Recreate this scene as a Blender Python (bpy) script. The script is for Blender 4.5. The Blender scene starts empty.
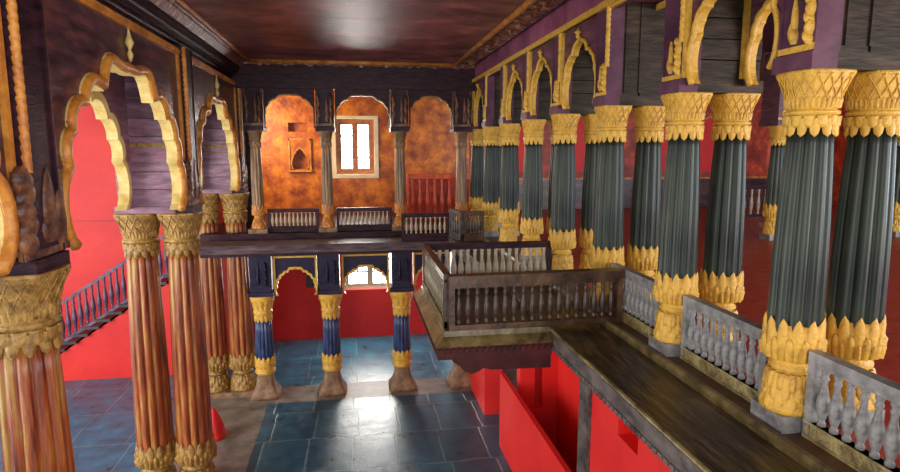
import bpy, math, random
from mathutils import Vector
random.seed(7)
PI = math.pi
EYE = 4.95                      # eye height above the slate floor; z below is measured from the eye
G = -4.95                       # slate floor
UF = -1.60                      # upper floor
XR, XL, YG, YB = 2.5, -2.35, 12.1, 15.7
COL = bpy.context.scene.collection

# ------------------------------------------------------------------ materials
def mat(name, c1, c2=None, scale=6, rough=.5, bump=.15, stretch=(1, 1, 1), c3=None, metal=0, spec=.5, bscale=None, lo=.35, hi=.65, detail=6):
    m = bpy.data.materials.new(name); m.use_nodes = True
    nt = m.node_tree; N = nt.nodes; L = nt.links
    b = N['Principled BSDF']
    b.inputs['Roughness'].default_value = rough
    b.inputs['Metallic'].default_value = metal
    b.inputs['Specular IOR Level'].default_value = spec
    tc = N.new('ShaderNodeTexCoord'); mp = N.new('ShaderNodeMapping')
    mp.inputs['Scale'].default_value = stretch
    L.new(tc.outputs['Object'], mp.inputs['Vector'])
    if c2 is None:
        b.inputs['Base Color'].default_value = (*c1, 1)
    else:
        nz = N.new('ShaderNodeTexNoise'); nz.inputs['Scale'].default_value = scale; nz.inputs['Detail'].default_value = detail
        nz.inputs['Roughness'].default_value = .65
        L.new(mp.outputs[0], nz.inputs['Vector'])
        r = N.new('ShaderNodeValToRGB'); e = r.color_ramp.elements
        e[0].position = lo; e[0].color = (*c1, 1); e[1].position = hi; e[1].color = (*c2, 1)
        if c3:
            x = r.color_ramp.elements.new((lo + hi) / 2); x.color = (*c3, 1)
        L.new(nz.outputs['Fac'], r.inputs['Fac']); L.new(r.outputs['Color'], b.inputs['Base Color'])
    if bump:
        n2 = N.new('ShaderNodeTexNoise'); n2.inputs['Scale'].default_value = bscale or scale * 4; n2.inputs['Detail'].default_value = 5
        L.new(mp.outputs[0], n2.inputs['Vector'])
        bp = N.new('ShaderNodeBump'); bp.inputs['Strength'].default_value = bump; bp.inputs['Distance'].default_value = .02
        L.new(n2.outputs['Fac'], bp.inputs['Height']); L.new(bp.outputs['Normal'], b.inputs['Normal'])
    return m

def mat_slate(name, c1, c2, mortar, bw, bh, rough=.28):
    m = bpy.data.materials.new(name); m.use_nodes = True
    nt = m.node_tree; N = nt.nodes; L = nt.links; b = N['Principled BSDF']
    tc = N.new('ShaderNodeTexCoord')
    wob = N.new('ShaderNodeTexNoise'); wob.inputs['Scale'].default_value = 1.3
    L.new(tc.outputs['Object'], wob.inputs['Vector'])
    sc = N.new('ShaderNodeVectorMath'); sc.operation = 'SCALE'; sc.inputs['Scale'].default_value = .09
    L.new(wob.outputs['Color'], sc.inputs[0])
    ad = N.new('ShaderNodeVectorMath'); ad.operation = 'ADD'
    L.new(tc.outputs['Object'], ad.inputs[0]); L.new(sc.outputs[0], ad.inputs[1])
    br = N.new('ShaderNodeTexBrick'); br.offset = .12; br.inputs['Scale'].default_value = 1
    br.inputs['Brick Width'].default_value = bw; br.inputs['Row Height'].default_value = bh
    br.inputs['Mortar Size'].default_value = .018; br.inputs['Mortar Smooth'].default_value = .3
    br.inputs['Color1'].default_value = (*c1, 1); br.inputs['Color2'].default_value = (*c2, 1); br.inputs['Mortar'].default_value = (*mortar, 1)
    L.new(ad.outputs[0], br.inputs['Vector'])
    nz = N.new('ShaderNodeTexNoise'); nz.inputs['Scale'].default_value = 3; nz.inputs['Detail'].default_value = 9; nz.inputs['Roughness'].default_value = .7
    L.new(tc.outputs['Object'], nz.inputs['Vector'])
    rp = N.new('ShaderNodeValToRGB'); e = rp.color_ramp.elements
    e[0].position = .3; e[0].color = (.45, .4, .38, 1); e[1].position = .7; e[1].color = (1.35, 1.4, 1.4, 1)
    L.new(nz.outputs['Fac'], rp.inputs['Fac'])
    mx = N.new('ShaderNodeMixRGB'); mx.blend_type = 'MULTIPLY'; mx.inputs['Fac'].default_value = 1
    L.new(br.outputs['Color'], mx.inputs[1]); L.new(rp.outputs['Color'], mx.inputs[2]); L.new(mx.outputs[0], b.inputs['Base Color'])
    rr = N.new('ShaderNodeMapRange'); rr.inputs['To Min'].default_value = rough - .12; rr.inputs['To Max'].default_value = rough + .2
    L.new(nz.outputs['Fac'], rr.inputs['Value']); L.new(rr.outputs[0], b.inputs['Roughness'])
    iv = N.new('ShaderNodeMath'); iv.operation = 'MULTIPLY_ADD'; iv.inputs[1].default_value = -.8
    L.new(br.outputs['Fac'], iv.inputs[0]); L.new(nz.outputs['Fac'], iv.inputs[2])
    bp = N.new('ShaderNodeBump'); bp.inputs['Strength'].default_value = .5; bp.inputs['Distance'].default_value = .02
    L.new(iv.outputs[0], bp.inputs['Height']); L.new(bp.outputs[0], b.inputs['Normal'])
    b.inputs['Specular IOR Level'].default_value = .7
    return m

def emit(name, c, s):
    m = bpy.data.materials.new(name); m.use_nodes = True
    nt = m.node_tree; nt.nodes.remove(nt.nodes['Principled BSDF'])
    e = nt.nodes.new('ShaderNodeEmission'); e.inputs[0].default_value = (*c, 1); e.inputs[1].default_value = s
    nt.links.new(e.outputs[0], nt.nodes['Material Output'].inputs[0]); return m

gold = mat('gold_paint', (.28, .11, .015), (.80, .46, .06), 14, .42, .45, c3=(.66, .36, .045), bscale=60, lo=.24, hi=.66)
gold_old = mat('weathered_gold', (.10, .04, .01), (.50, .29, .065), 12, .45, .5, c3=(.31, .16, .032), bscale=40, lo=.3, hi=.65)
gold_orange = mat('orange_gold', (.38, .11, .015), (.78, .34, .05), 6, .4, .3, c3=(.6, .22, .03), bscale=35)
cream = mat('cream_gold', (.62, .40, .10), (.92, .70, .28), 6, .45, .15)
green = mat('dark_green_paint', (.008, .012, .010), (.11, .128, .085), 1.3, .33, .03, (1, 1, .6), c3=(.036, .045, .033), bscale=10, detail=2, spec=.25)
brownshaft = mat('brown_paint', (.14, .05, .02), (.46, .26, .10), 5, .4, .2, (3, 3, .4), c3=(.22, .12, .05))
blue = mat('navy_paint', (.006, .012, .05), (.04, .07, .19), 4, .3, .1, (2, 2, .6))
oldred = mat('weathered_ochre_red', (.12, .018, .006), (.40, .25, .045), 3.2, .30, .3, (4, 4, .35), c3=(.34, .075, .014), bscale=18, lo=.36, hi=.66)
purple = mat('purple_plank', (.05, .018, .028), (.18, .065, .09), 2.4, .42, .2, (1, 1, 5), bscale=9, spec=.25)
pierpurple = mat('pier_plum', (.06, .022, .04), (.15, .055, .09), 3, .45, .2, spec=.2)
purple_lt = mat('violet_plank', (.15, .07, .11), (.42, .24, .36), 2.4, .45, .2, (1, 1, 4), c3=(.28, .14, .2), bscale=9)
darkwood = mat('dark_wood', (.012, .004, .008), (.060, .020, .030), 4, .42, .25, (1, 1, 4), bscale=12, spec=.2)
board = mat('maroon_black_board', (.03, .010, .014), (.19, .06, .05), 2.2, .3, .25, (1, 1, 3.5), c3=(.075, .03, .038), bscale=8)
blueboard = mat('midnight_board', (.008, .006, .02), (.03, .02, .055), 3, .4, .2, spec=.25)
ceilwood = mat('varnished_ceiling', (.08, .018, .02), (.46, .13, .11), 1.5, .46, .3, (1.3, 1.6, 1), c3=(.23, .058, .068), bscale=7, spec=.9)
frieze = mat('plum_frieze', (.16, .035, .075), (.36, .10, .17), 3, .4, .15)
carved = mat('carved_cove', (.05, .012, .01), (.55, .30, .16), 9, .4, .8, c3=(.20, .05, .03), bscale=20, lo=.38, hi=.68)
railbrown = mat('brown_rail', (.025, .011, .006), (.13, .062, .03), 5, .35, .25, (1, 1, 1), c3=(.065, .03, .014), bscale=22)
palewood = mat('pale_baluster', (.30, .22, .14), (.62, .52, .38), 6, .4, .15)
greypaint = mat('grey_paint', (.12, .11, .11), (.36, .34, .33), 7, .45, .3, c3=(.24, .23, .22), bscale=30)
yellowgrey = mat('olive_carved_rail', (.14, .10, .035), (.48, .38, .16), 12, .5, .7, bscale=40)
olive = mat('olive_wood', (.05, .034, .012), (.25, .185, .07), 6, .33, .3, (1, 1, 1), c3=(.14, .10, .035), bscale=14)
ledgewood = mat('ledge_plank', (.012, .008, .004), (.16, .11, .045), 5, .33, .4, (3, .5, 1), c3=(.05, .032, .014), bscale=12)
ledgegrey = mat('ledge_edge', (.04, .03, .028), (.17, .135, .12), 8, .4, .3, (3, .6, 1))
beam = mat('gallery_edge', (.05, .03, .035), (.20, .14, .15), 5, .35, .3, (.5, 3, 3))
maroon = mat('maroon_fascia', (.03, .004, .004), (.075, .012, .010), 4, .5, .2, spec=.25)
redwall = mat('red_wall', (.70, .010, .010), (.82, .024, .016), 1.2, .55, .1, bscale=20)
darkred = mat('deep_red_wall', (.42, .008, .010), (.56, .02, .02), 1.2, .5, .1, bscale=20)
fresco = mat('orange_fresco', (.20, .022, .006), (.85, .27, .02), 2.6, .42, .6, c3=(.50, .12, .014), bscale=12, lo=.34, hi=.64, detail=12)
redfresco = mat('red_fresco', (.22, .015, .01), (.75, .09, .03), 3, .5, .3, c3=(.38, .04, .015), bscale=14, detail=10)
carpet = mat('red_carpet', (.36, .035, .018), (.58, .07, .035), 8, .45, .5, bscale=120)
redrail = mat('orange_red_rail', (.55, .03, .01), (.85, .14, .04), 6, .4, .15)
stone = mat('stone_foot', (.12, .055, .028), (.36, .21, .11), 5, .6, .3)
beige = mat('beige_kerb', (.13, .11, .085), (.30, .25, .20), 3, .45, .3, bscale=12)
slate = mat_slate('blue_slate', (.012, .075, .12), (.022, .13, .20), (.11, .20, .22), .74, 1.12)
slate2 = mat_slate('bright_slate', (.015, .15, .24), (.025, .20, .32), (.12, .26, .32), .95, 1.3)  # brighter copy of the slate; far floor's window light is put into the colour
winwood = mat('window_wood', (.24, .07, .02), (.45, .16, .04), 6, .4, .1)
oldbracket = mat('worn_bracket', (.03, .012, .01), (.30, .13, .05), 8, .4, .5, c3=(.12, .045, .025), bscale=30)
darkplank = mat('black_green_plank', (.016, .010, .007), (.075, .045, .028), 2.5, .42, .2, (1, 1, 5), c3=(.036, .024, .016), bscale=9, spec=.12)
stripfloor = mat('brown_sill', (.05, .02, .012), (.14, .06, .035), 4, .4, .2)
white = mat('white_plaster', (.75, .62, .42), (.9, .8, .62), 3, .6, .1)
purplerail = mat('violet_iron', (.06, .025, .06), (.20, .11, .19), 6, .4, .1)
blackiron = mat('black_tread', (.015, .01, .012), (.05, .04, .045), 6, .4, .1)
redcloth = mat('red_cloth', (.65, .01, .01), (.8, .03, .02), 6, .6, .2)
pane_m = emit('window_daylight', (1, .98, .95), 13)
pane_low = emit('window_daylight_low', (1, .96, .88), 7)

# ------------------------------------------------------------------ mesh collector
class M:
    def __init__(s): s.v = []; s.f = []; s.sm = []
    def add(s, vs, fs, smooth=False):
        o = len(s.v); s.v += vs; s.f += [tuple(i + o for i in f) for f in fs]; s.sm += [smooth] * len(fs); return s
    def box(s, x0, x1, y0, y1, z0, z1):
        if x0 > x1: x0, x1 = x1, x0
        if y0 > y1: y0, y1 = y1, y0
        if z0 > z1: z0, z1 = z1, z0
        vs = [(x, y, z) for z in (z0, z1) for y in (y0, y1) for x in (x0, x1)]
        return s.add(vs, [(0, 2, 3, 1), (4, 5, 7, 6), (0, 1, 5, 4), (2, 6, 7, 3), (0, 4, 6, 2), (1, 3, 7, 5)])
    def prism(s, pts, a, b, axis='y'):
        n = len(pts)
        f = {'y': lambda p, t: (p[0], t, p[1]), 'x': lambda p, t: (t, p[0], p[1]), 'z': lambda p, t: (p[0], p[1], t)}[axis]
        vs = [f(p, a) for p in pts] + [f(p, b) for p in pts]
        return s.add(vs, [tuple(range(n)), tuple(range(2 * n - 1, n - 1, -1))] + [(i, i + n, (i + 1) % n + n, (i + 1) % n) for i in range(n)])
    def strip(s, A, B, y0, y1):
        """solid band between two matching open polylines A (inner) and B (outer) in the x-z plane"""
        n = len(A)
        vs = [(p[0], y0, p[1]) for p in A] + [(p[0], y0, p[1]) for p in B] + [(p[0], y1, p[1]) for p in A] + [(p[0], y1, p[1]) for p in B]
        fs = []
        for i in range(n - 1):
            fs += [(i, i + 1, n + i + 1, n + i), (2 * n + i, 3 * n + i, 3 * n + i + 1, 2 * n + i + 1), (i, 2 * n + i, 2 * n + i + 1, i + 1), (n + i, n + i + 1, 3 * n + i + 1, 3 * n + i)]
        fs += [(0, n, 3 * n, 2 * n), (n - 1, 3 * n - 1, 4 * n - 1, 2 * n - 1)]
        return s.add(vs, fs)
    def lathe(s, prof, n=24, c=(0, 0), rf=None, smooth=True, sq=None):
        vs = []
        for (r, z) in prof:
            for k in range(n):
                a = 2 * PI * k / n
                rr = r * (rf(a, z) if rf else 1)
                if sq:
                    w = sq(z)
                    if w > 0:
                        q = 1 / max(abs(math.cos(a)), abs(math.sin(a)))
                        rr *= 1 + w * (min(q, 1.38) - 1)
                vs.append((c[0] + rr * math.cos(a), c[1] + rr * math.sin(a), z))
        m = len(prof); fs = []
        for j in range(m - 1):
            for k in range(n):
                k2 = (k + 1) % n
                fs.append((j * n + k, j * n + k2, (j + 1) * n + k2, (j + 1) * n + k))
        s.add(vs, fs, smooth)
        o = len(s.v) - len(vs)
        s.f += [tuple(o + k for k in range(n - 1, -1, -1)), tuple(o + (m - 1) * n + k for k in range(n))]; s.sm += [False, False]
        return s
    def tube(s, path, r, n=8, rf=None):
        P = [Vector(p) for p in path]; vs = []; up = Vector((.13, .9, .21)).normalized()
        for i, p in enumerate(P):
            t = (P[min(i + 1, len(P) - 1)] - P[max(i - 1, 0)]).normalized()
            a = t.cross(up).normalized(); b = t.cross(a)
            for k in range(n):
                th = 2 * PI * k / n; q = r * (rf(i, th) if rf else 1)
                vs.append(tuple(p + a * math.cos(th) * q + b * math.sin(th) * q))
        fs = [(j * n + k, j * n + (k + 1) % n, (j + 1) * n + (k + 1) % n, (j + 1) * n + k) for j in range(len(P) - 1) for k in range(n)]
        fs += [tuple(range(n - 1, -1, -1)), tuple((len(P) - 1) * n + k for k in range(n))]
        return s.add(vs, fs, True)
    def leaf(s, th, hw, z0, z1, R, lift=.012, point=1, nu=6, nv=6, curl=0.0):
        """pointed leaf lying on a surface of revolution R(z); tip at z1"""
        vs = []
        for j in range(nv + 1):
            v = j / nv; z = z0 + (z1 - z0) * v
            w = hw * (1 - .12 * (1 - v)) * math.sqrt(max(0, 1 - max(0, (v - .35) / .65) ** 2)) if point else hw
            if v == 1: w = hw * .04
            for i in range(nu + 1):
                u = -1 + 2 * i / nu
                r = R(z) + lift * ((1.15 if abs(u) < .1 else .72) if abs(u) < .75 else .45) * (1 - .3 * v) + curl * max(0, v - .5) ** 2 * 4
                if i in (0, nu): r = R(z) - .004
                if j == nv: r = R(z) + curl - .002
                a = th + u * w / max(R(z), .01)
                vs.append((r * math.cos(a), r * math.sin(a), z))
        fs = []
        for j in range(nv):
            for i in range(nu):
                q = (j * (nu + 1) + i, j * (nu + 1) + i + 1, (j + 1) * (nu + 1) + i + 1, (j + 1) * (nu + 1) + i)
                fs.append(q if z1 > z0 else q[::-1])
        return s.add(vs, fs, True)
    def data(s, name, m):
        d = bpy.data.meshes.new(name); d.from_pydata(s.v, [], s.f); d.materials.append(m)
        d.polygons.foreach_set('use_smooth', s.sm); d.update(); return d
    def build(s, name, m, parent=None, loc=None, rot=0):
        return inst(name, s.data(name, m), parent, loc, rot)

def inst(name, data, parent=None, loc=None, rot=0):
    o = bpy.data.objects.new(name, data); COL.objects.link(o)
    if parent: o.parent = parent
    if loc: o.location = loc
    if rot: o.rotation_euler.z = rot
    return o
def thing(name, label, cat, loc, rot=0, group=None):
    o = bpy.data.objects.new(name, None); COL.objects.link(o); o.location = loc; o.rotation_euler.z = rot
    o.empty_display_size = .1; o['label'] = label; o['category'] = cat
    if group: o['group'] = group
    return o
def tag(o, label, cat, group=None):
    o['label'] = label; o['category'] = cat
    if group: o['group'] = group
    return o
def struct(name, m, mt):
    o = m.build(name, mt); o['kind'] = 'structure'; return o

# ------------------------------------------------------------------ columns
def interp(pts):
    def f(z):
        if z <= pts[0][1]: return pts[0][0]
        for (r0, z0), (r1, z1) in zip(pts, pts[1:]):
            if z <= z1: return r0 + (r1 - r0) * (z - z0) / max(z1 - z0, 1e-6)
        return pts[-1][0]
    return f
def column_meshes(tag_, H, rt, rb, capr, caph, baseh, foot, nfl, lobes, mats, plinth=.34, plh=.08):
    """returns {part: mesh}; rt/rb shaft radius top/bottom, capr capital top radius"""
    out = []
    z_c = H - caph                                  # bottom of capital
    # plinth
    pm = M().box(-plinth / 2, plinth / 2, -plinth / 2, plinth / 2, 0, plh)
    out.append(('plinth', pm.data(tag_ + '_plinth', mats['plinth'])))
    # base
    b0, b1 = plh, baseh
    hgt = b1 - b0
    bp = [(foot, b0), (foot * .98, b0 + hgt * .04), (foot * .84, b0 + hgt * .18), (rb * .78, b0 + hgt * .36), (rb * .66, b0 + hgt * .42), (rb * .82, b0 + hgt * .44), (rb * .82, b0 + hgt * .48),
          (rb * .70, b0 + hgt * .50), (rb * .70, b0 + hgt * .53), (rb * .86, b0 + hgt * .55), (rb * .90, b0 + hgt * .58), (rb * .98, b0 + hgt * .66), (rb * 1.02, b0 + hgt * .8), (rb * .98, b0 + hgt * .93)]
    R = interp(bp)
    m = M().lathe(bp, 32)
    for k in range(lobes):
        th = 2 * PI * k / lobes; hw = PI * rb / lobes
        q = rb / .15
        m.leaf(th, hw * .98, b0 + hgt * .57, b1, R, .016 * q, curl=.012)
        m.leaf(th + PI / lobes, hw * .7, b0 + hgt * .56, b0 + hgt * .80, R, .026 * q, curl=.010)
        m.leaf(th, hw * .5, b0 + hgt * .56, b0 + hgt * .72, R, .034 * q, curl=.008)
        m.leaf(th, hw * 1.1, b0 + hgt * .40, b0 + hgt * .02, R, .010 * q, curl=.006)
        m.leaf(th + PI / lobes, hw * .9, b0 + hgt * .40, b0 + hgt * .12, R, .018 * q, curl=.006)
        m.leaf(th, hw * .6, b0 + hgt * .41, b0 + hgt * .22, R, .026 * q, curl=.006)
    out.append(('base', m.data(tag_ + '_base', mats['base'])))
    # shaft
    sp = []
    zs0, zs1 = b0 + hgt * .6, z_c + caph * .2
    for i in range(13):
        t = i / 12; r = rb + (rt - rb) * t + .012 * math.sin(t * PI)
        sp.append((r, zs0 + (zs1 - zs0) * t))
    m = M().lathe(sp, nfl * 10, rf=lambda a, z: .80 + .20 * abs(math.sin(a * nfl / 2)) ** .45)
    out.append(('shaft', m.data(tag_ + '_shaft', mats['shaft'])))
    # capital
    c = lambda t: z_c + caph * t
    cp = [(rt * 1.0, c(.14)), (rt * 1.08, c(.17)), (rt * 1.10, c(.26)), (rt * 1.0, c(.28)), (rt * 1.02, c(.33)), (rt * 1.2, c(.35)), (rt * 1.2, c(.40)), (rt * 1.04, c(.42)),
          (rt * 1.08, c(.46)), (rt * 1.16, c(.56)), (capr * .86, c(.75)), (capr * .98, c(.92)), (capr, c(.96)), (capr, c(1.0))]
    R = interp(cp)
    m = M().lathe(cp, 32, sq=lambda z: max(0, min(1, (z - c(.6)) / (caph * .35))) * .55)
    sqR = lambda z: R(z)
    nl = lobes
    for k in range(nl):
        th = 2 * PI * k / nl; hw = PI * rt / nl
        m.leaf(th, hw * 1.0, c(.28), c(0), lambda z: rt * 1.06, .016, curl=.008)
        m.leaf(th + PI / nl, hw * 1.1, c(.32), c(.14), lambda z: rt * 1.1, .016)
    # lattice of crossing ribs over the bell
    n = int(lobes * 1.35)
    for k in range(n):
        for sgn in (1, -1):
            path = []
            for j in range(9):
                t = j / 8; z = c(.45 + .5 * t); a = 2 * PI * k / n + sgn * t * 2 * PI / n * 1.6
                w = max(0, min(1, (z - c(.6)) / (caph * .35))) * .55
                q = 1 + w * (min(1 / max(abs(math.cos(a)), abs(math.sin(a))), 1.38) - 1)
                r = R(z) * q + .004
                path.append((r * math.cos(a), r * math.sin(a), z))
            m.tube(path, rt * .042, 4)
    for k in range(n * 2):
        th = 2 * PI * (k + .5) / (n * 2)
        m.leaf(th, PI * rt / n * .5, c(.44), c(.62), R, .012)
    out.append(('capital', m.data(tag_ + '_capital', mats['capital'])))
    return out
CM = {
 'short': column_meshes('green', 2.02, .114, .146, .158, .35, .66, .152, 10, 12, dict(plinth=greypaint, base=gold, shaft=green, capital=gold), .275, .10),
 'gal': column_meshes('gallery', 1.97, .090, .108, .135, .32, .55, .14, 10, 10, dict(plinth=stone, base=gold_orange, shaft=brownshaft, capital=brownshaft), .36, .08),
 'giant': column_meshes('giant', 4.12, .19, .245, .275, .60, .88, .28, 12, 12, dict(plinth=stone, base=gold_old, shaft=oldred, capital=gold_old), .62, .12),
}
def lower_col():
    out = []
    out.append(('foot', M().lathe([(.29, 0), (.29, .08), (.25, .13), (.20, .22), (.17, .36), (.16, .46), (.17, .5)], 4 * 8, sq=lambda z: .75 if z < .35 else .5).data('lc_foot', stone)))
    bp = [(.17, .48), (.2, .5), (.2, .56), (.175, .58), (.175, .62), (.205, .64), (.19, .8)]
    R = interp(bp); m = M().lathe(bp, 28)
    for k in range(12): m.leaf(2 * PI * k / 12, .05, .62, .86, lambda z: .185, .02, curl=.01)
    out.append(('base', m.data('lc_base', gold)))
    out.append(('shaft', M().lathe([(.175, .7), (.18, .95), (.165, 1.35), (.155, 1.7)], 14 * 8, rf=lambda a, z: .88 + .14 * abs(math.sin(a * 7)) ** .7).data('lc_shaft', blue)))
    cp = [(.165, 1.62), (.175, 1.68), (.165, 1.7), (.19, 1.74), (.19, 1.78), (.17, 1.8), (.185, 1.9), (.235, 2.02), (.24, 2.06), (.24, 2.10)]
    R = interp(cp); m = M().lathe(cp, 28)
    for k in range(12):
        m.leaf(2 * PI * k / 12, .045, 1.7, 1.56, lambda z: .168, .012)
        m.leaf(2 * PI * k / 12, .05, 1.82, 2.02, R, .014)
    out.append(('capital', m.data('lc_capital', gold)))
    return out
CM['lower'] = lower_col()
def column(kind, x, y, z, label, group=None):
    t = thing('column', label, 'column', (x, y, z), 0, group)
    for nm, d in CM[kind]: inst(nm, d, t)
    return t

# ------------------------------------------------------------------ arches
def foil(hw, z0, zs, z1, n, dep, tip=.1, steps=7, low=1):
    """right half then mirrored: multifoil opening outline from (hw,z0) up to (0,z1) and down to (-hw,z0)"""
    E = []
    for i in range(low): E.append((hw, z0 + (zs - z0) * i / low))
    for i in range(n + 1):
        a = PI / 2 * i / n * .93 if i < n else PI / 2
        E.append((hw * math.cos(a) ** .95 if i < n else 0, zs + (z1 - tip - zs) * math.sin(a)))
    E[-1] = (0, z1)
    P = []
    cx, cz = 0, z0
    for k in range(len(E) - 1):
        (ax, az), (bx, bz) = E[k], E[k + 1]
        dx, dz = bx - ax, bz - az; L = math.hypot(dx, dz); nx, nz = dz / L, -dx / L
        if nx * (ax + bx) / 2 + nz * ((az + bz) / 2 - cz) < 0: nx, nz = -nx, -nz
        last = (k == len(E) - 2)
        for j in range(steps):
            t = j / steps
            h = (dep * L * ((4 * t * (1 - t)) ** .7 if 0 < t < 1 else 0))
            if last: h = dep * L * (math.sin(PI * t) - .35 * math.sin(2 * PI * t) * -1) * .8
            P.append((ax + dx * t + nx * h, az + dz * t + nz * h))
    P.append((0, z1))
    return P + [(-x, z) for x, z in P[-2::-1]]

def arch_panel(label, cat, loc, rot, W, zt, P, Pout, thick, mats, proud=.03, finial=0, frame=.05, group=None, frame_on=1, bead=.55):
    """local: x along the span, -y to the hall, z=0 at springing. W full width of board, zt its height."""
    t = thing('arch_panel', label, cat, loc, rot, group)
    cx = W / 2 - .012
    P = [(max(-cx, min(cx, x)), z) for x, z in P]; Pout = [(max(-cx - .004, min(cx + .004, x)), z) for x, z in Pout]
    outline = [(P[0][0], P[0][1])] + P[1:]
    mid_ = [((p[0] * .6 + q[0] * .4), (p[1] * .6 + q[1] * .4)) for p, q in zip(P, Pout)]
    poly = mid_ + [(-W / 2, P[-1][1]), (-W / 2, zt), (W / 2, zt), (W / 2, P[0][1])]
    M().prism(poly, -thick / 2, thick / 2).build('board', mats[0], t)
    a = M().strip(P, Pout, -thick / 2 - proud, thick / 2 + proud)
    a.build('arch_moulding', mats[1], t)
    if len(mats) > 3:      # rounded bead along the outer edge
        mid = [((p[0] + q[0]) / 2, -thick / 2 - proud, (p[1] + q[1]) / 2) for p, q in zip(P, Pout)]
        M().tube(mid, abs(Pout[0][0] - P[0][0]) * bead, 6).build('arch_bead', mats[3], t)
    if frame_on:
        f = M(); y0 = -thick / 2 - .035; fw = frame
        f.box(-W / 2, W / 2, y0, -thick / 2 + .01, zt - fw, zt); f.box(-W / 2, W / 2, y0 - .015, y0, zt - fw * .7, zt - fw * .3)
        f.box(-W / 2, -W / 2 + fw * .7, y0, -thick / 2 + .01, P[0][1] + .05, zt - fw)
        if frame_on == 2: f.box(W / 2 - fw * .7, W / 2, y0, -thick / 2 + .01, P[0][1] + .05, zt - fw)
        f.build('frame_moulding', mats[2], t)
    if finial:
        top = max(z for _, z in Pout)
        M().lathe([(.012, top - .02), (.03, top + finial * .15), (.012, top + finial * .3), (.045, top + finial * .5), (.02, top + finial * .7), (.012, top + finial * .85), (.004, top + finial)], 10, c=(0, -thick / 2 - .03)).build('finial', mats[1], t)
    return t

def rope(x, y, z0, z1, r, pitch):
    n = int((z1 - z0) / pitch * 6)
    path = [(x, y, z0 + (z1 - z0) * i / n) for i in range(n + 1)]
    return M().tube(path, r, 10, rf=lambda i, th: .82 + .22 * abs(math.sin(i * PI / 6 + th)))

def bracket(w, h, d, sides=(1,), fat=1):
    """low foliate relief on the pilaster face (local -y), bottom at z=0"""
    m = M()
    def leafp(cx, z0, z1, hw, lean, out):
        vs = []; nv, nu = 8, 4
        for j in range(nv + 1):
            v = j / nv; ww = hw * math.sin(PI * (.15 + .85 * v)) ** .7 if v < 1 else .002
            for i in range(nu + 1):
                u = -1 + 2 * i / nu
                y = -(out * (.5 + .5 * math.sin(PI * v * .9)) * (1 - .7 * u * u) + .006)
                vs.append((cx + lean * v * v + u * ww, y, z0 + (z1 - z0) * v))
        for j in range(nv + 1):
            for i in range(nu + 1):
                p = vs[j * (nu + 1) + i]; vs.append((p[0], .01, p[2]))
        o = (nv + 1) * (nu + 1); fs = []
        for j in range(nv):
            for i in range(nu):
                q = (j * (nu + 1) + i, j * (nu + 1) + i + 1, (j + 1) * (nu + 1) + i + 1, (j + 1) * (nu + 1) + i)
                fs.append(q)
            a, b = j * (nu + 1), (j + 1) * (nu + 1)
            fs.append((a, b, b + o, a + o)); a += nu; b += nu; fs.append((a, a + o, b + o, b))
        m.add(vs, fs, True)
    leafp(-w * .12 * sides[0], h * .12, h * .95, w * .09 * fat, 0, d * .6)
    leafp(-w * .12 * sides[0], h * .10, h * .5, w * .13 * fat, -w * .05 * sides[0], d * .8)
    if fat > 1: leafp(-w * .34 * sides[0], h * .05, h * .7, w * .14, 0, d)
    for sx in sides:
        x = sx * w * .36
        for k in range(5):
            leafp(x, h * (.02 + k * .17), h * (.30 + k * .17), w * .10 * fat, (w * .06 if k % 2 else -w * .06), d * 1.3)
    m.box(-w / 2, w / 2, -d * .5, 0, -.02, h * .05)
    if fat > 1: m.box(-w / 2, w / 2, -.004, .03, -.02, h * .92)
    return m

def pier(label, loc, rot, w, d0, depth, zt, mats, ropem, brm, jamb, rr=.03, bh=.38, planks=7, slit=False, group=None, ropes=(1,), band=None):
    """above a front/rear pair of columns. local: z=0 is the capital top; front pilaster face at y=-d0; rear column at y=depth"""
    t = thing('pier', label, 'pier', loc, rot, group)
    M().box(-w * .54, w * .54, -d0 - .03, -.0, 0, .09).build('abacus', mats, t)
    pl = M().box(-w / 2, w / 2, -d0, .02, .09, zt); pl.box(-w / 2, -w / 2 + .02, -d0 - .012, -d0, .09, zt).box(w / 2 - .02, w / 2, -d0 - .012, -d0, .09, zt)
    pl = pl.build('pilaster', mats, t)
    for sx in ropes:
        rope(sx * (w / 2 - rr * .8), -d0 - rr * .3, .09 + bh * .95, zt - .02, rr, rr * 1.9).build('rope_moulding', ropem, pl)
    b = bracket(w * (1.42 if band else .98), bh, .045 * (.75 if band else 1), ropes, 1.7 if band else 1); b.build('leaf_bracket', brm, pl, (0, -d0 + .01, .12))
    j = M(); jw = w * .485
    j.box(-w * .53, w * .53, .0, depth + w * .5, 0, .09)
    ph = (zt - .09) / planks
    if slit:
        mid = depth / 2
        j.box(-jw, jw, .02, mid - .008, .09, zt).box(-jw, jw, mid + .008, depth + w * .4, .09, zt).box(-jw + .02, jw - .02, mid - .02, mid + .02, .09, zt)
        for yy in (.05, depth * .5, depth + w * .25):
            j.box(-jw - .012, -jw, yy - .012, yy + .012, .12, zt)
            j.box(jw, jw + .012, yy - .012, yy + .012, .12, zt)
    else:
        for i in range(planks):
            e = .006 * (i % 2)
            j.box(-jw - e, jw + e, .02, depth + w * .4, .09 + i * ph, .09 + (i + 1) * ph - .008)
    j = j.build('planked_jamb', jamb, t)
    if band: M().box(-jw - .012, jw + .012, .03, depth + w * .4 + .005, zt * .40, zt * .40 + .05).build('jamb_band', band, j)
    return t

ORD = ['nearest', 'second', 'third', 'fourth', 'fifth', 'sixth', 'seventh', 'eighth', 'ninth']
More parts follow.
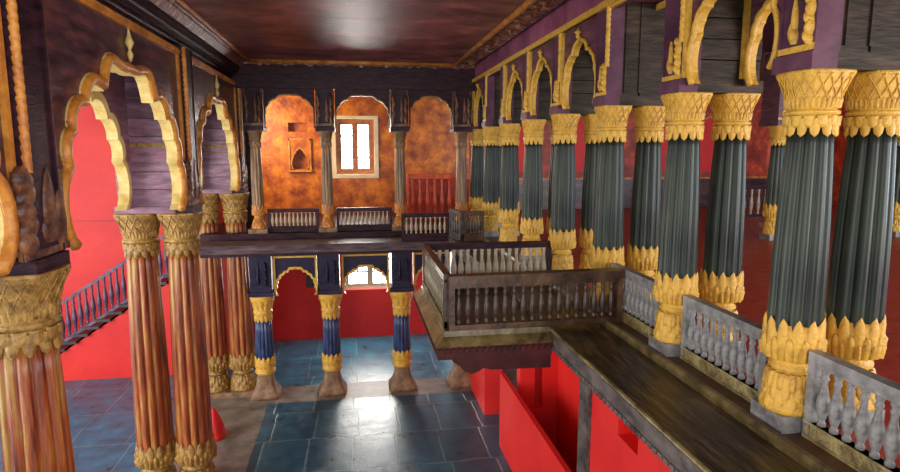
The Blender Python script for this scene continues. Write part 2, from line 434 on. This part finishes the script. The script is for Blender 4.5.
# ---- right arcade
RY = [1.72, 3.02, 4.32, 5.64, 6.98, 8.27, 9.60, 10.93, 12.2]
CAPZ = .42
PL = ['outside the right edge of view', 'between the two nearest grey railings', 'at the far end of the long grey railing', 'at the near corner of the projecting balcony',
      'at the far corner of the projecting balcony', 'first beyond the projecting balcony', 'second beyond the projecting balcony', 'third beyond the projecting balcony', 'in the corner by the far gallery']
for i, y in enumerate(RY):
    column('short', XR, y, UF, 'green fluted column, gilt capital, front row, ' + PL[i])
    column('short', XR + .39, y, UF, 'green fluted column of the rear row, ' + PL[i])
    pier('plum pier block over the green pair ' + PL[i], (XR, y, CAPZ), -PI / 2, .28, .12, .39, .98, pierpurple, gold, gold,
         darkplank, rr=.024, bh=.28, planks=6, slit=(i in (1, 3, 7)))
ARCHB = [1, 3, 4, 5, 7]
for i in range(len(RY) - 1):
    ya, yb = RY[i], RY[i + 1]; c = (ya + yb) / 2; W = yb - ya - .285
    nm = ORD[i]
    if i in ARCHB:
        hw = W / 2 - .075
        P = foil(hw - .03, .02, .36, .72, 4, .16, .12, steps=8); Po = foil(hw - .012, .02, .365, .738, 4, .16, .12, steps=8)
        for rx, wh in ((XR - .07, 'front'), (XR + .39, 'rear')):
            arch_panel('gilt scalloped arch in dark board, %s row, %s bay of the right arcade' % (wh, nm), 'arch', (rx, c, CAPZ + .03), -PI / 2, W, .92, P, Po, .05,
                       (purple, gold, gold, gold), finial=.09, frame=.05, proud=.008, bead=1.15)
    else:
        for rx, wh in ((XR - .07, 'front'), (XR + .39, 'rear')):
            t = thing('lintel', 'plain dark lintel with gilt edge, %s row, %s bay of the right arcade' % (wh, nm), 'lintel', (rx, c, CAPZ + .88), -PI / 2)
            M().box(-W / 2, W / 2, -.03, .03, 0, .07).build('board', purple, t)
            M().box(-W / 2, W / 2, -.065, -.02, .0, .05).build('frame_moulding', gold, t)
# frieze and continuous gilt band
struct('trim_1', M().box(XR - .10, XR + .55, 1.0, 12.6, CAPZ + .95, 1.72), frieze)
struct('trim_2', M().box(XR - .16, XR - .10, 1.0, 12.6, CAPZ + .90, CAPZ + .96), gold)
# ---- left arcade
LY = [.55, 4.58, 8.60, 12.35]
LC = -.83
LP = ['beside the camera outside the view', 'cut off by the left edge of view', 'between the two big left arches', 'in the far left corner by the gallery']
for i, y in enumerate(LY):
    column('giant', XL, y, G, 'tall weathered ochre and red fluted column, front one, ' + LP[i])
    if i: column('giant', XL - .53, y, G, 'tall weathered ochre and red fluted column, rear one, ' + LP[i])
    pier('dark roped pier block over the tall column ' + LP[i], (XL, y, LC), PI / 2, .44, .20, .53, 2.16, darkwood, gold_orange, oldbracket,
         purple_lt, rr=.033, bh=.62, planks=9, ropes=(-1,), band=gold_old)
for i in range(3):
    c = (LY[i] + LY[i + 1]) / 2; W = LY[i + 1] - LY[i] - .50
    for k, (rx, wh) in enumerate(((XL + .09, 'front'), (XL - .55, 'rear'))):
        hw = W / 2 - .25
        P = foil(hw - .07, .05, .66, 1.56, 4, .27, .16, low=1, steps=9); Po = foil(hw + .03, .05, .68, 1.67, 4, .25, .16, low=1, steps=9)
        arch_panel('big scalloped ochre-edged arch in dark board, %s row, %s left bay from the camera' % (wh, ORD[i]), 'arch', (rx, c, LC + .03), PI / 2, W, 2.08, P, Po, .10,
                   (board, cream, gold_orange, gold_orange) if k == 0 else (purple_lt, cream, gold_orange), finial=.32 if k == 0 else 0, frame=.08, proud=.015, frame_on=2 if k == 0 else 0, bead=.5)
# left cornice: stepped dark beams
cn = M()
for (x0, x1, z0, z1) in ((XL - .7, XL + .10, 1.33, 1.72), (XL + .10, XL + .20, 1.38, 1.72), (XL + .20, XL + .27, 1.47, 1.72)):
    cn.box(x0, x1, 0, 12.4, z0, z1)
struct('trim_3', cn, darkwood)
struct('trim_4', M().tube([(XL + .12, 0, 1.37), (XL + .12, 12.3, 1.37)], .03, 10).tube([(XL + .22, 0, 1.45), (XL + .22, 12.3, 1.45)], .03, 10).tube([(XL + .29, 0, 1.55), (XL + .29, 12.3, 1.55)], .025, 10), darkwood)
# ceiling
CX0, CX1, CY1, CZ = -1.88, 1.98, 11.85, 1.66
struct('ceiling', M().box(-9.2, 14, -3, 16.0, 1.72, 1.9), darkwood)
pn = M()
for i in range(11): pn.box(CX0, CX1, -2 + i * (CY1 + 2) / 11 + .006, -2 + (i + 1) * (CY1 + 2) / 11 - .006, CZ, 1.72)
struct('ceiling_panel', pn, ceilwood)
mz = CZ - .02
def mould(r, dx, z):
    return M().tube([(CX0 - dx, -2, z), (CX0 - dx, CY1 + dx, z)], r, 10).tube([(CX1 + dx, -2, z), (CX1 + dx, CY1 + dx, z)], r, 10).tube([(CX0 - dx, CY1 + dx, z), (CX1 + dx, CY1 + dx, z)], r, 10)
struct('trim_5', mould(.04, 0, mz), gold_orange)
cv = M()
cv.prism([(XL + .27, 1.56), (XL + .31, 1.52), (CX0 - .03, 1.66), (CX0 - .03, 1.72), (XL + .27, 1.72)], -2, 12.0)
cv2 = M().prism([(CX1 + .03, 1.69), (CX1 + .26, 1.62), (CX1 + .34, 1.62), (CX1 + .34, 1.72), (CX1 + .03, 1.72)], -2, 12.0)
# small carved scales along the coves
for y in [k * .16 for k in range(10, 74)]:
    cv2.box(CX1 + .07, CX1 + .16, y, y + .09, 1.645, 1.70).box(CX1 + .20, CX1 + .31, y + .05, y + .14, 1.60, 1.66)
    cv.box(CX0 - .16, CX0 - .07, y, y + .08, 1.60, 1.68)
struct('trim_6', cv, carved); struct('trim_7', cv2, carved)
cv3 = M().box(XL, XR, CY1 + .03, YG - .1, 1.58, 1.72)
for k in range(30): cv3.box(-2.2 + k * .155, -2.12 + k * .155, CY1 + .03 - .03, CY1 + .04, 1.55 + (k % 3) * .015, 1.64)
struct('trim_8', cv3, carved)
struct('trim_9', M().box(XL + .1, XR - .1, YG - .12, YG + .15, 1.16, 1.60), darkwood)

# ------------------------------------------------------------------ balustrades
BAL = {}
def bal_mesh(h, r, mt, n=10):
    k = (round(h, 3), r, mt.name)
    if k not in BAL:
        pr = [(r * .62, 0), (r * .62, h * .06), (r * .42, h * .09), (r * .6, h * .16), (r * 1.0, h * .34), (r * .92, h * .46), (r * .5, h * .68), (r * .4, h * .78), (r * .62, h * .84), (r * .4, h * .88), (r * .62, h * .94), (r * .62, h)]
        BAL[k] = M().lathe(pr, n).data('baluster_' + mt.name, mt)
    return BAL[k]
def balustrade(label, a, b, z, h, n, mats, rail=.05, r=.03, foot=.10, posts=True, pierced=True, group=None, name='balustrade', name_rail_w=None):
    (ax, ay), (bx, by) = a, b
    L = math.hypot(bx - ax, by - ay); rot = math.atan2(by - ay, bx - ax)
    t = thing(name, label, 'railing', (ax, ay, z), rot, group)
    top, bottom, bal = mats
    rw = name_rail_w or rail
    M().box(0, L, -rw * .7, rw * .7, h - rail, h).box(0, L, -rw * .5, rw * .5, h - rail * 1.5, h - rail).build('top_rail', top, t)
    bm = M().box(0, L, -rail * .55, rail * .55, 0, foot)
    if pierced:
        k = int(L / .06)
        for i in range(k):
            x = (i + .5) * L / k
            for sy in (-1, 1):
                y = sy * rail * .55
                bm.prism([(x - .022, foot * .5), (x, foot * .2), (x + .022, foot * .5), (x, foot * .8)], y - .006, y + .006)
        bm.box(0, L, -rail * .7, rail * .7, foot - .012, foot).box(0, L, -rail * .7, rail * .7, 0, .015)
    bm.build('bottom_rail', bottom, t)
    p0 = 0
    if posts:
        for x in (0, L - .05):
            M().box(x, x + .05, -rail * .65, rail * .65, 0, h - rail).build('post', top, t)
        p0 = .05
    d = bal_mesh(h - rail * 1.5 - foot, r, bal)
    for i in range(n):
        inst('baluster', d, t, (p0 + (L - 2 * p0) * (i + .5) / n, 0, foot))
    return t
gm = (greypaint, yellowgrey, greypaint)
RLAB = ['grey railing with vase balusters at the lower right, nearest the camera', 'long grey railing between the two nearest gilt column bases', 'grey railing between the second column base and the balcony corner']
for i in range(3):
    balustrade(RLAB[i], (XR, RY[i] + .17), (XR, RY[i + 1] - .17), UF, .50, 10, gm, r=.036)
# balcony
BX0, BY0, BY1, BT = .80, 5.15, 6.98, -1.10
bmat = (railbrown, railbrown, railbrown)
bal = thing('balcony', 'brown wooden balcony projecting over the slate floor from the right arcade', 'balcony', (BX0, BY0, -1.75), 0)
dk = M()
for i in range(6): dk.box(-.02 + i * .16, .16 + i * .16 - .02, -.03, BY1 - BY0 + .03, .03, .09)
dk.build('deck', ledgewood, bal)
def skirt(o0, o1, z0, z1):
    """sloping moulding round three sides of the balcony"""
    m = M(); L = BY1 - BY0; X = .935
    A = [(X, -o0, z0), (-o0, -o0, z0), (-o0, L + o0, z0), (X, L + o0, z0)]
    B = [(X, -o1, z1), (-o1, -o1, z1), (-o1, L + o1, z1), (X, L + o1, z1)]
    A2 = [(X, .02, z0), (.02, .02, z0), (.02, L - .02, z0), (X, L - .02, z0)]
    B2 = [(X, .02, z1), (.02, .02, z1), (.02, L - .02, z1), (X, L - .02, z1)]
    vs = A + B + A2 + B2; fs = []
    for i in range(3):
        fs += [(i, i + 1, 5 + i, 4 + i), (8 + i, 12 + i, 13 + i, 9 + i), (i, 8 + i, 9 + i, i + 1), (4 + i, 5 + i, 13 + i, 12 + i)]
    fs += [(0, 4, 12, 8), (3, 11, 15, 7)]
    return m.add(vs, fs)
skirt(.045, .035, .095, .15).build('edge_moulding', olive, bal)
skirt(.13, .05, .03, .10).build('sloping_skirt', olive, bal)
fa = skirt(.11, .11, -.09, .03)
for i in range(18):
    x = -.10 + i * .057; fa.box(x, x + .03, -.13, -.11, -.03, .01)
for i in range(34):
    y = -.1 + i * .06; fa.box(-.13, -.11, y, y + .03, -.03, .01)
fa.build('dentil_fascia', maroon, bal)
for yy in (-.09, .85, 1.78):
    pr = [(.935, -.06), (.0, -.06), (.03, -.12), (.09, -.16), (.13, -.21), (.20, -.24), (.26, -.22), (.31, -.19), (.38, -.21), (.935, -.22)]
    M().prism(pr, yy, yy + .09).build('cantilever_bracket', maroon, bal)
BZ = -1.60
balustrade('brown balcony railing facing the camera, with dark turned balusters', (BX0, BY0), (XR - .05, BY0 + .05), BZ, .50, 18, bmat, rail=.075, r=.036, foot=.05, pierced=False, name_rail_w=.09)
balustrade('short brown railing on the outer side of the balcony, seen end-on', (BX0, BY0 + .06), (BX0, BY1 - .06), BZ, .50, 15, (railbrown, olive, olive), rail=.05, r=.026, foot=.06, pierced=False)
balustrade('far railing of the balcony with pale lit balusters', (BX0, BY1), (XR - .14, BY1), BZ, .50, 17, (darkwood, darkwood, palewood), rail=.05, r=.040, foot=.04, pierced=False)  # light falling on these balusters is painted in as a paler colour
# walkway ledge on the right
lg = thing('ledge', 'long dark plank ledge outside the right columns, running along the hall', 'ledge', (0, 0, -1.63), 0)
LX0, LX1 = 1.75, 2.285
M().box(LX0, 1.985, .8, 10.9, -.06, 0).box(2.0, LX1, .8, 10.9, -.06, -.012).build('plank', ledgewood, lg)
M().tube([(LX0, .8, -.0), (LX0, 10.9, -.0)], .016, 8).build('edge_bead', olive, lg)
dn = M().box(LX0 - .01, LX0 + .03, .8, 10.9, -.14, -.015)
for i in range(150):
    y = .9 + i * .067; dn.prism([(y, -.13), (y + .05, -.13), (y + .05, -.155), (y + .025, -.175), (y, -.155)], LX0 - .02, LX0 + .025, 'x')
dn.build('fascia', ledgegrey, lg)
kb = tag(M().prism([(2.29, -1.72), (2.29, -1.61), (2.305, -1.585), (2.34, -1.585), (2.355, -1.61), (2.355, -1.72)], .8, 10.55).build('kerb_beam', olive), 'olive rounded kerb beam between the plank ledge and the gilt column bases', 'beam')
# upper floors
struct('floor_upper', M().box(2.70, 14, -3, 16.0, -1.80, UF), carpet)
struct('floor_sill', M().box(2.35, 2.70, -3, 12.6, -1.80, UF), stripfloor)
struct('floor_gallery', M().box(-2.94, 2.70, YG - .2, YB + .3, -1.82, UF - .002), darkwood)
# gallery edge
ge = thing('gallery_edge', 'long rounded purple-grey wooden edge of the far gallery, across the hall', 'ledge', (0, 11.03, -1.72), 0)
M().prism([(0, 0), (.02, .02), (.68, .02), (.68, -.12), (.1, -.12), (.06, -.14), (.02, -.12), (0, -.07), (-.02, -.03)], -2.87, 1.78, 'x').build('edge', beam, ge)
# gallery columns
GXS = [-1.87, -.54, .90, 2.15]
for i, x in enumerate(GXS):
    w = ['at the dark left corner', 'between the plain niche bay and the window bay', 'right of the bright window', 'in the corner beside the green columns'][i]
    column('gal', x, YG, UF - .05 + .05, 'slim brown upper gallery column ' + w)
    column('lower', x, YG, G, 'short navy fluted column with gilt capital and stone foot below the gallery, ' +
           ['in the shade beside the tall corner pair', 'left one of the two in full view', 'right one of the two in full view', 'partly hidden by the projecting balcony'][i])
    pier('carved block over the brown gallery column ' + w, (x, YG, .36), 0, .34, .12, .2, .80, darkwood, board, oldbracket, darkwood, rr=.02, bh=.6, planks=4, ropes=(-1, 1))
    t = thing('pier', 'midnight blue block over the navy column under the gallery, ' + ['first from the left', 'second from the left', 'third from the left', 'last, by the balcony'][i], 'pier', (x, YG, -2.85))
    M().box(-.2, .2, -.16, .16, 0, .95).box(-.24, .24, -.2, .2, 0, .08).build('post', blueboard, t)
    bracket(.30, .5, .06).build('leaf_bracket', blueboard, t, (0, -.15, .2))
gl = ['left', 'middle, framing the bright window', 'right, before the red railing']
for i in range(3):
    xa, xb = GXS[i], GXS[i + 1]; c = (xa + xb) / 2; W = xb - xa - .39
    P = foil(W / 2 - .035, .02, .30, .64, 3, .16, .03); Po = foil(W / 2 - .02, .02, .30, .665, 3, .16, .03)
    arch_panel('dark scalloped arch of the upper gallery, ' + gl[i], 'arch', (c, YG, .40), 0, W, .80, P, Po, .07, (darkwood, gold_old, darkwood), proud=.005, frame=.03, frame_on=2)
    W = xb - xa - .49
    P = foil(W / 2 - .07, .04, .20, .58, 5, .24, .05); Po = foil(W / 2 - .03, .04, .20, .63, 5, .24, .05)
    arch_panel('gilt scalloped arch under the gallery, ' + ['left bay', 'middle bay, framing the lower window', 'right bay, behind the balcony'][i], 'arch',
               (c, YG, -2.92), 0, W, .86, P, Po, .08, (blueboard, gold, gold), proud=.02, frame=.05, frame_on=2)
struct('trim_10', M().box(-2.95, 2.5, YG - .2, YG + .25, -2.05, -1.80), darkwood)
# far left dark corner, upper and lower
struct('wall_corner', M().box(-2.58, -2.08, YG + .76, YG + .86, UF, 1.5), darkwood)
gg = (darkwood, darkwood, palewood)
balustrade('dark gallery railing with pale balusters in the left bay', (GXS[0] + .17, YG), (GXS[1] - .17, YG), UF, .46, 11, gg, r=.032, foot=.12)
balustrade('dark gallery railing with pale balusters under the bright window', (GXS[1] + .17, YG), (GXS[2] - .17, YG), UF, .46, 12, gg, r=.032, foot=.12)
balustrade('dark gallery railing set forward of the columns before the red railing', (GXS[2] - .05, 11.2), (1.77, 11.2), -1.70, .52, 9, gg, r=.032, foot=.14)
balustrade('narrow slanting grey-brown railing at the corner of the gallery', (1.78, 11.18), (1.90, 10.62), -1.63, .54, 4, (ledgegrey, ledgegrey, ledgegrey), r=.03, foot=.12)
balustrade('small brown railing closing the corner between gallery and right columns', (1.93, 10.6), (2.30, 10.6), -1.63, .54, 5, (railbrown, railbrown, railbrown), r=.03, foot=.12)
struct('wall_stair_side', M().box(1.15, 2.85, 14.35, 14.45, UF, -.60), redfresco)
balustrade('orange-red stair railing behind the right gallery arch', (1.20, 14.0), (2.85, 14.0), UF, 1.05, 9, (redrail, redrail, redrail), rail=.08, r=.06, foot=.06, pierced=False, posts=True)
struct('floor_corner', M().box(1.73, 2.34, 10.9, YG - .2, -1.82, -1.635), ledgewood)

# ------------------------------------------------------------------ far wall with windows and niches
def wallgrid(xs, zs, holes, y0, y1):
    m = M()
    for i in range(len(xs) - 1):
        for j in range(len(zs) - 1):
            cx, cz = (xs[i] + xs[i + 1]) / 2, (zs[j] + zs[j + 1]) / 2
            if any(a < cx < b and c < cz < d for a, b, c, d in holes): continue
            m.box(xs[i], xs[i + 1], y0, y1, zs[j], zs[j + 1])
    return m
U = (-.56, .62, -.72, .86); NI = (-1.58, -1.12, -.48, .22); N2 = (-1.62, -1.16, .45, .68)
struct('wall_far_upper', wallgrid([-3.1, N2[0], NI[0], N2[1], NI[1], U[0], U[1], 3.0], [UF, U[2], NI[2], NI[3], N2[2], N2[3], U[3], 1.75], [U, NI, N2], YB, YB + .3), fresco)
struct('wall_far_back', M().box(-3.1, -.7, YB + .3, YB + .4, UF, 1.7), fresco)
struct('wall_far_upper_right', M().box(3.0, 14, YB, YB + .3, -.75, 1.75), redfresco)
nc = thing('niche_frame', 'small moulded orange niche frame with pointed opening on the far gallery wall', 'niche', ((NI[0] + NI[1]) / 2, YB - .02, NI[2]), 0)
P = foil(.15, .0, .30, .52, 3, .15, .1); Po = foil(.18, .0, .30, .56, 3, .15, .1)
M().prism(P + [(-.26, 0), (-.26, .72), (.26, .72), (.26, 0)], -.02, .02).build('panel', fresco, nc)
M().strip(P, Po, -.04, .01).build('arch_moulding', gold_orange, nc)
M().box(-.28, -.24, -.05, .02, -.05, .76).box(.24, .28, -.05, .02, -.05, .76).box(-.28, .28, -.05, .02, .72, .77).box(-.30, .30, -.07, .02, -.07, -.02).build('frame_moulding', gold_orange, nc)
def window(n, rect, y, cols, rows, wm, pm, leaves=2):
    x0, x1, z0, z1 = rect; cx = (x0 + x1) / 2
    w = bpy.data.objects.new('window_%d' % n, None); COL.objects.link(w); w.location = (cx, y, z0); w['kind'] = 'structure'
    W, H = x1 - x0, z1 - z0
    f = M(); t = .07
    f.box(-W / 2, W / 2, -.05, .05, 0, t).box(-W / 2, W / 2, -.05, .05, H - t, H).box(-W / 2, -W / 2 + t, -.05, .05, t, H - t).box(W / 2 - t, W / 2, -.05, .05, t, H - t)
    f.build('window_frame', wm, w)
    lw = (W - 2 * t) / leaves
    for k in range(leaves):
        a = -W / 2 + t + k * lw; s = M(); u = .075
        s.box(a, a + lw, -.03, .03, t, t + u).box(a, a + lw, -.03, .03, H - t - u, H - t).box(a, a + u, -.03, .03, t + u, H - t - u).box(a + lw - u, a + lw, -.03, .03, t + u, H - t - u)
        for i in range(1, rows): zz = t + u + (H - 2 * t - 2 * u) * i / rows; s.box(a + u, a + lw - u, -.02, .02, zz - .02, zz + .02)
        for i in range(1, cols): xx = a + lw * i / cols; s.box(xx - .012, xx + .012, -.02, .02, t + u, H - t - u)
        s.build('sash', wm, w)
    M().box(-W / 2 + t, W / 2 - t, .035, .045, t, H - t).build('pane', pm, w)
    return w
window(1, (-.46, .52, -.62, .78), YB + .16, 1, 4, winwood, pane_m)
struct('trim_11', M().box(-.56, -.46, YB - .03, YB + .29, -.72, .86).box(.52, .62, YB - .03, YB + .29, -.72, .86).box(-.46, .52, YB - .03, YB + .29, -.72, -.62).box(-.46, .52, YB - .03, YB + .29, .78, .86), white)
LW = (-.36, 1.06, -3.66, -2.4)
struct('wall_far_lower', wallgrid([-3.1, LW[0], LW[1], 2.4], [G, LW[2], LW[3], -1.82], [LW], YB, YB + .3), redwall)
window(2, LW, YB + .1, 2, 3, white, pane_low)
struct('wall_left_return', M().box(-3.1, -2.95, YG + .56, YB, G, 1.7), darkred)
pic = tag(M().box(-1.3, -.75, YB - .04, YB - .001, -3.55, -2.6).build('dark_panel', blackiron), 'dark shuttered panel on the red wall seen through the lower left gallery arch', 'panel')

# ------------------------------------------------------------------ left side room with stair
YW = 14.7
struct('wall_left_far', M().box(-9.2, -3.0, YW, YW + .2, G, 1.72), redwall)
struct('trim_12', M().box(-9.2, -3.0, YW - .015, YW, -1.62, -1.59), darkred)
SY = 13.55; sl = .65
def sz(x): return -3.41 + sl * (x + 5.1)
st = thing('staircase', 'stair with a red side wall rising behind the tall left columns', 'staircase', (-7.45, SY, G), 0)
N_ = 18; x0s = -7.47; run = (-3.2 - x0s) / N_
und = M().prism([(0.0, 0), (4.25, 0), (4.25, 4.25 * sl - .12), (.19, 0.0)], .02, YW - SY - .02)
und.build('side_wall', redwall, st)
for k in range(N_):
    x = .05 + k * run
    M().box(x - .03, x + run + .02, -.09, YW - SY - .03, (k + .0) * run * sl - .03 + .10, (k + .0) * run * sl + .10 + .03).build('tread', blackiron, st)
M().prism([(.1, .12), (4.25, 4.15 * sl + .12), (4.25, 4.15 * sl + .20), (.1, .20)], -.04, .0).build('stringer', purplerail, st)
st['label'] = 'stair with red side wall and violet turned railing, rising behind the tall left columns'
M().prism([(.1, .95), (4.25, 4.15 * sl + .95), (4.25, 4.15 * sl + 1.02), (.1, 1.02)], -.055, .015).build('handrail', purplerail, st)
d = bal_mesh(.78, .052, purplerail)
for k in range(31):
    x = .2 + k * .128; inst('baluster', d, st, (x, -.02, (x - .1) * sl + .19))
# ------------------------------------------------------------------ lower right red walls
wl = wallgrid([1.5, 4.47, 4.86, 5.47], [G, -2.57, -2.05, -1.95], [(4.47, 4.86, -2.57, -2.05)], 0, .18)
wl.v = [(2.32 + v[1], v[0], v[2]) for v in wl.v]; wl.f = [f[::-1] for f in wl.f]
wl.box(2.50, 2.62, 1.5, 5.47, G, -1.95)
struct('wall_right_lower', wl, redwall)
tag(M().box(2.28, 2.42, 5.48, 5.72, G, -1.98).box(2.26, 2.44, 5.46, 5.74, G, G + .12).build('post', ledgegrey), 'grey square post against the red wall below the walkway', 'post')
struct('wall_right_parapet', M().box(2.32, 2.39, 5.75, 9.32, G, -3.66), redwall)
struct('wall_right_pier', M().box(2.32, 2.66, 10.5, 11.95, G, -1.98), redwall)
inw = wallgrid([2.52, 2.76, 2.90, 3.14], [G, -4.1, -2.6, -1.82], [(2.76, 2.90, -4.1, -2.6)], 8.8, 9.0)
struct('wall_right_inner', inw, redwall)
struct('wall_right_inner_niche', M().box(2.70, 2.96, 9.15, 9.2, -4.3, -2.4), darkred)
struct('wall_right_inner_back', M().box(2.66, 3.9, 10.6, 10.7, G, -1.82), stripfloor)
struct('wall_right_inner_side', M().box(3.14, 3.26, 2, 9.0, G, -1.82), redwall)
struct('trim_14', M().box(2.1, 2.56, .8, 11.9, -1.95, -1.82), darkwood)
# ------------------------------------------------------------------ slate floor
struct('floor', M().box(-1.78, 2.32, -3, 11.65, G - .1, G), slate)
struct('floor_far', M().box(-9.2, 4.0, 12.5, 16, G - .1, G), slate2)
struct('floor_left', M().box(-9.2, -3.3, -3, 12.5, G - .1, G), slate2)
struct('floor_right', M().box(2.32, 4.0, -3, 12.5, G - .1, G), slate)
struct('floor_kerb', M().box(-3.3, -1.78, -3, 12.5, G - .1, G).box(-1.78, 2.32, 11.65, 12.5, G - .1, G), beige)
cl = M()
cl.lathe([(.17, 0), (.18, .05), (.15, .25), (.10, .4), (.04, .52), (.01, .54)], 20, rf=lambda a, z: 1 + .08 * math.sin(a * 5 + z * 6))
tag(cl.build('cloth_bundle', redcloth, None, (-2.50, 10.35, G)), 'bright red draped cloth standing by the left kerb behind the tall columns', 'cloth')

# ------------------------------------------------------------------ right room background
for (x, y, w) in ((7.42, 9.7, 'left one of a distant pair'), (7.86, 9.7, 'right one of a distant pair'), (10.0, 9.7, 'at the right edge of view')):
    column('short', x, y, UF, 'small-looking green column deep in the carpeted room, ' + w)
    pier('plum block deep in the carpeted room over the column, ' + w, (x, y, CAPZ), 0, .30, .13, .2, 1.28, purple, gold, gold, purple, rr=.024, bh=.36, planks=6)
struct('wall_room_side', M().box(13.8, 14.0, -3, 16, UF, 1.75), redfresco)
struct('wall_room_dado', M().box(3.0, 14, YB - .02, YB + .3, UF, -.78), board)
struct('trim_15', M().box(3.0, 14, YB - .05, YB, -.80, -.75), gold_orange)
for k, x in enumerate((4.3, 6.0, 8.2, 9.8)):
    t = thing('niche_frame', 'arched panel on the red far wall of the carpeted room, ' + ORD[k] + ' from the gallery', 'niche', (x, YB - .03, -.6), 0)
    P = foil(.36, 0, .9, 1.5, 4, .15, .1); Po = foil(.41, 0, .9, 1.56, 4, .15, .1)
    M().strip(P, Po, -.03, .02).build('arch_moulding', gold_orange, t)
    M().prism(P, -.005, .02).build('panel', redwall, t)
window(3, (11.8, 12.2, -.7, .6), YB - .08, 1, 3, winwood, pane_m, leaves=1)
balustrade('dark railing with pale balusters far inside the carpeted room', (8.4, 13.2), (10.2, 13.2), UF, .75, 9, (darkwood, darkwood, palewood), rail=.06, r=.05, foot=.06, pierced=False)

GROUPS = [('green column', 'green fluted columns of the upper floor'), ('green fluted column', 'green fluted columns of the upper floor'), ('tall weathered', 'tall weathered columns on the left'),
          ('slim brown', 'brown columns of the upper gallery'), ('short navy', 'navy columns under the gallery'), ('plum', 'plum pier blocks'), ('dark roped', 'roped pier blocks on the left'),
          ('carved block', 'carved blocks over the gallery columns'), ('midnight blue block', 'blue blocks under the gallery'), ('gilt scalloped arch in dark', 'gilt arches of the right arcade'),
          ('plain dark lintel', 'plain lintels of the right arcade'), ('big scalloped', 'big arches on the left'), ('dark scalloped', 'arches of the upper gallery'),
          ('gilt scalloped arch in midnight', 'arches under the gallery'), ('arched panel', 'arched panels on the far red wall')]
for o in bpy.context.scene.objects:
    if o.parent is None and 'label' in o:
        for k, g in GROUPS:
            if k in o['label'] and 'group' not in o: o['group'] = g
        if o.name.startswith('balustrade') and 'group' not in o: o['group'] = 'railings of the upper floor'

# lift everything so that the slate floor is at z = 0
for o in bpy.context.scene.objects:
    if o.parent is None: o.location.z += EYE

# ------------------------------------------------------------------ light
W = bpy.data.worlds.new('sky'); bpy.context.scene.world = W; W.use_nodes = True
W.node_tree.nodes['Background'].inputs[0].default_value = (.80, .90, 1.0, 1)
W.node_tree.nodes['Background'].inputs[1].default_value = .9
def area(name, loc, target, sx, sy, p, c):
    l = bpy.data.lights.new(name, 'AREA'); l.shape = 'RECTANGLE'; l.size = sx; l.size_y = sy; l.energy = p; l.color = c
    o = bpy.data.objects.new(name, l); COL.objects.link(o); o.location = loc
    o.rotation_euler = (Vector(target) - Vector(loc)).to_track_quat('-Z', 'Y').to_euler(); return o
area('daylight_open_front', (0, -3.5, 4.6), (0, 8, 4.4), 5, 4, 175, (1, .93, .85))
area('daylight_right_side', (13.4, 3.0, 5.0), (3, 6, 4.0), 8, 2.6, 560, (.62, .82, 1))
area('left_fill', (-9.0, 5.0, 3.6), (-4, 10, 2.5), 8, 5, 590, (1, .95, .88))  # added unseen light from the left, brightens the red walls; no court is modelled
area('room_fill', (8, -2.8, 4.6), (8, 12, 4.2), 6, 3, 420, (1, .94, .88))  # added fill to brighten the carpeted room's reds; open front only presumed
area('daylight_gallery_window', (.03, 15.6, 5.05), (.03, 8, 3.0), 1.0, 1.3, 22, (1, .96, .9))
area('daylight_lower_window', (.35, 15.6, 2.0), (.35, 8, 0), 1.3, 1.1, 50, (1, .96, .9))
area('gallery_fill', (-2.6, 13.9, 5.6), (1, 15.4, 4.8), 1.2, 1.2, 75, (1, .75, .45))  # added warm fill on the fresco wall; no opening stands here

# ------------------------------------------------------------------ camera
f = 600.0; p = math.atan(86 / f); yaw = math.atan(96 * math.cos(p) / f)
cam = bpy.data.cameras.new('camera'); co = bpy.data.objects.new('camera', cam); COL.objects.link(co)
cam.sensor_width = 36; cam.lens = 36 * f / 900; cam.clip_start = .05
co.location = (0, 0, EYE); co.rotation_euler = (PI / 2 - p, 0, -yaw)
s = bpy.context.scene; s.camera = co
s.view_settings.view_transform = 'Standard'; s.view_settings.look = 'None'; s.view_settings.gamma = 1; s.view_settings.use_curve_mapping = False
s.view_settings.exposure = 0.65
s.cycles.use_denoising = True
s.cycles.max_bounces = 8
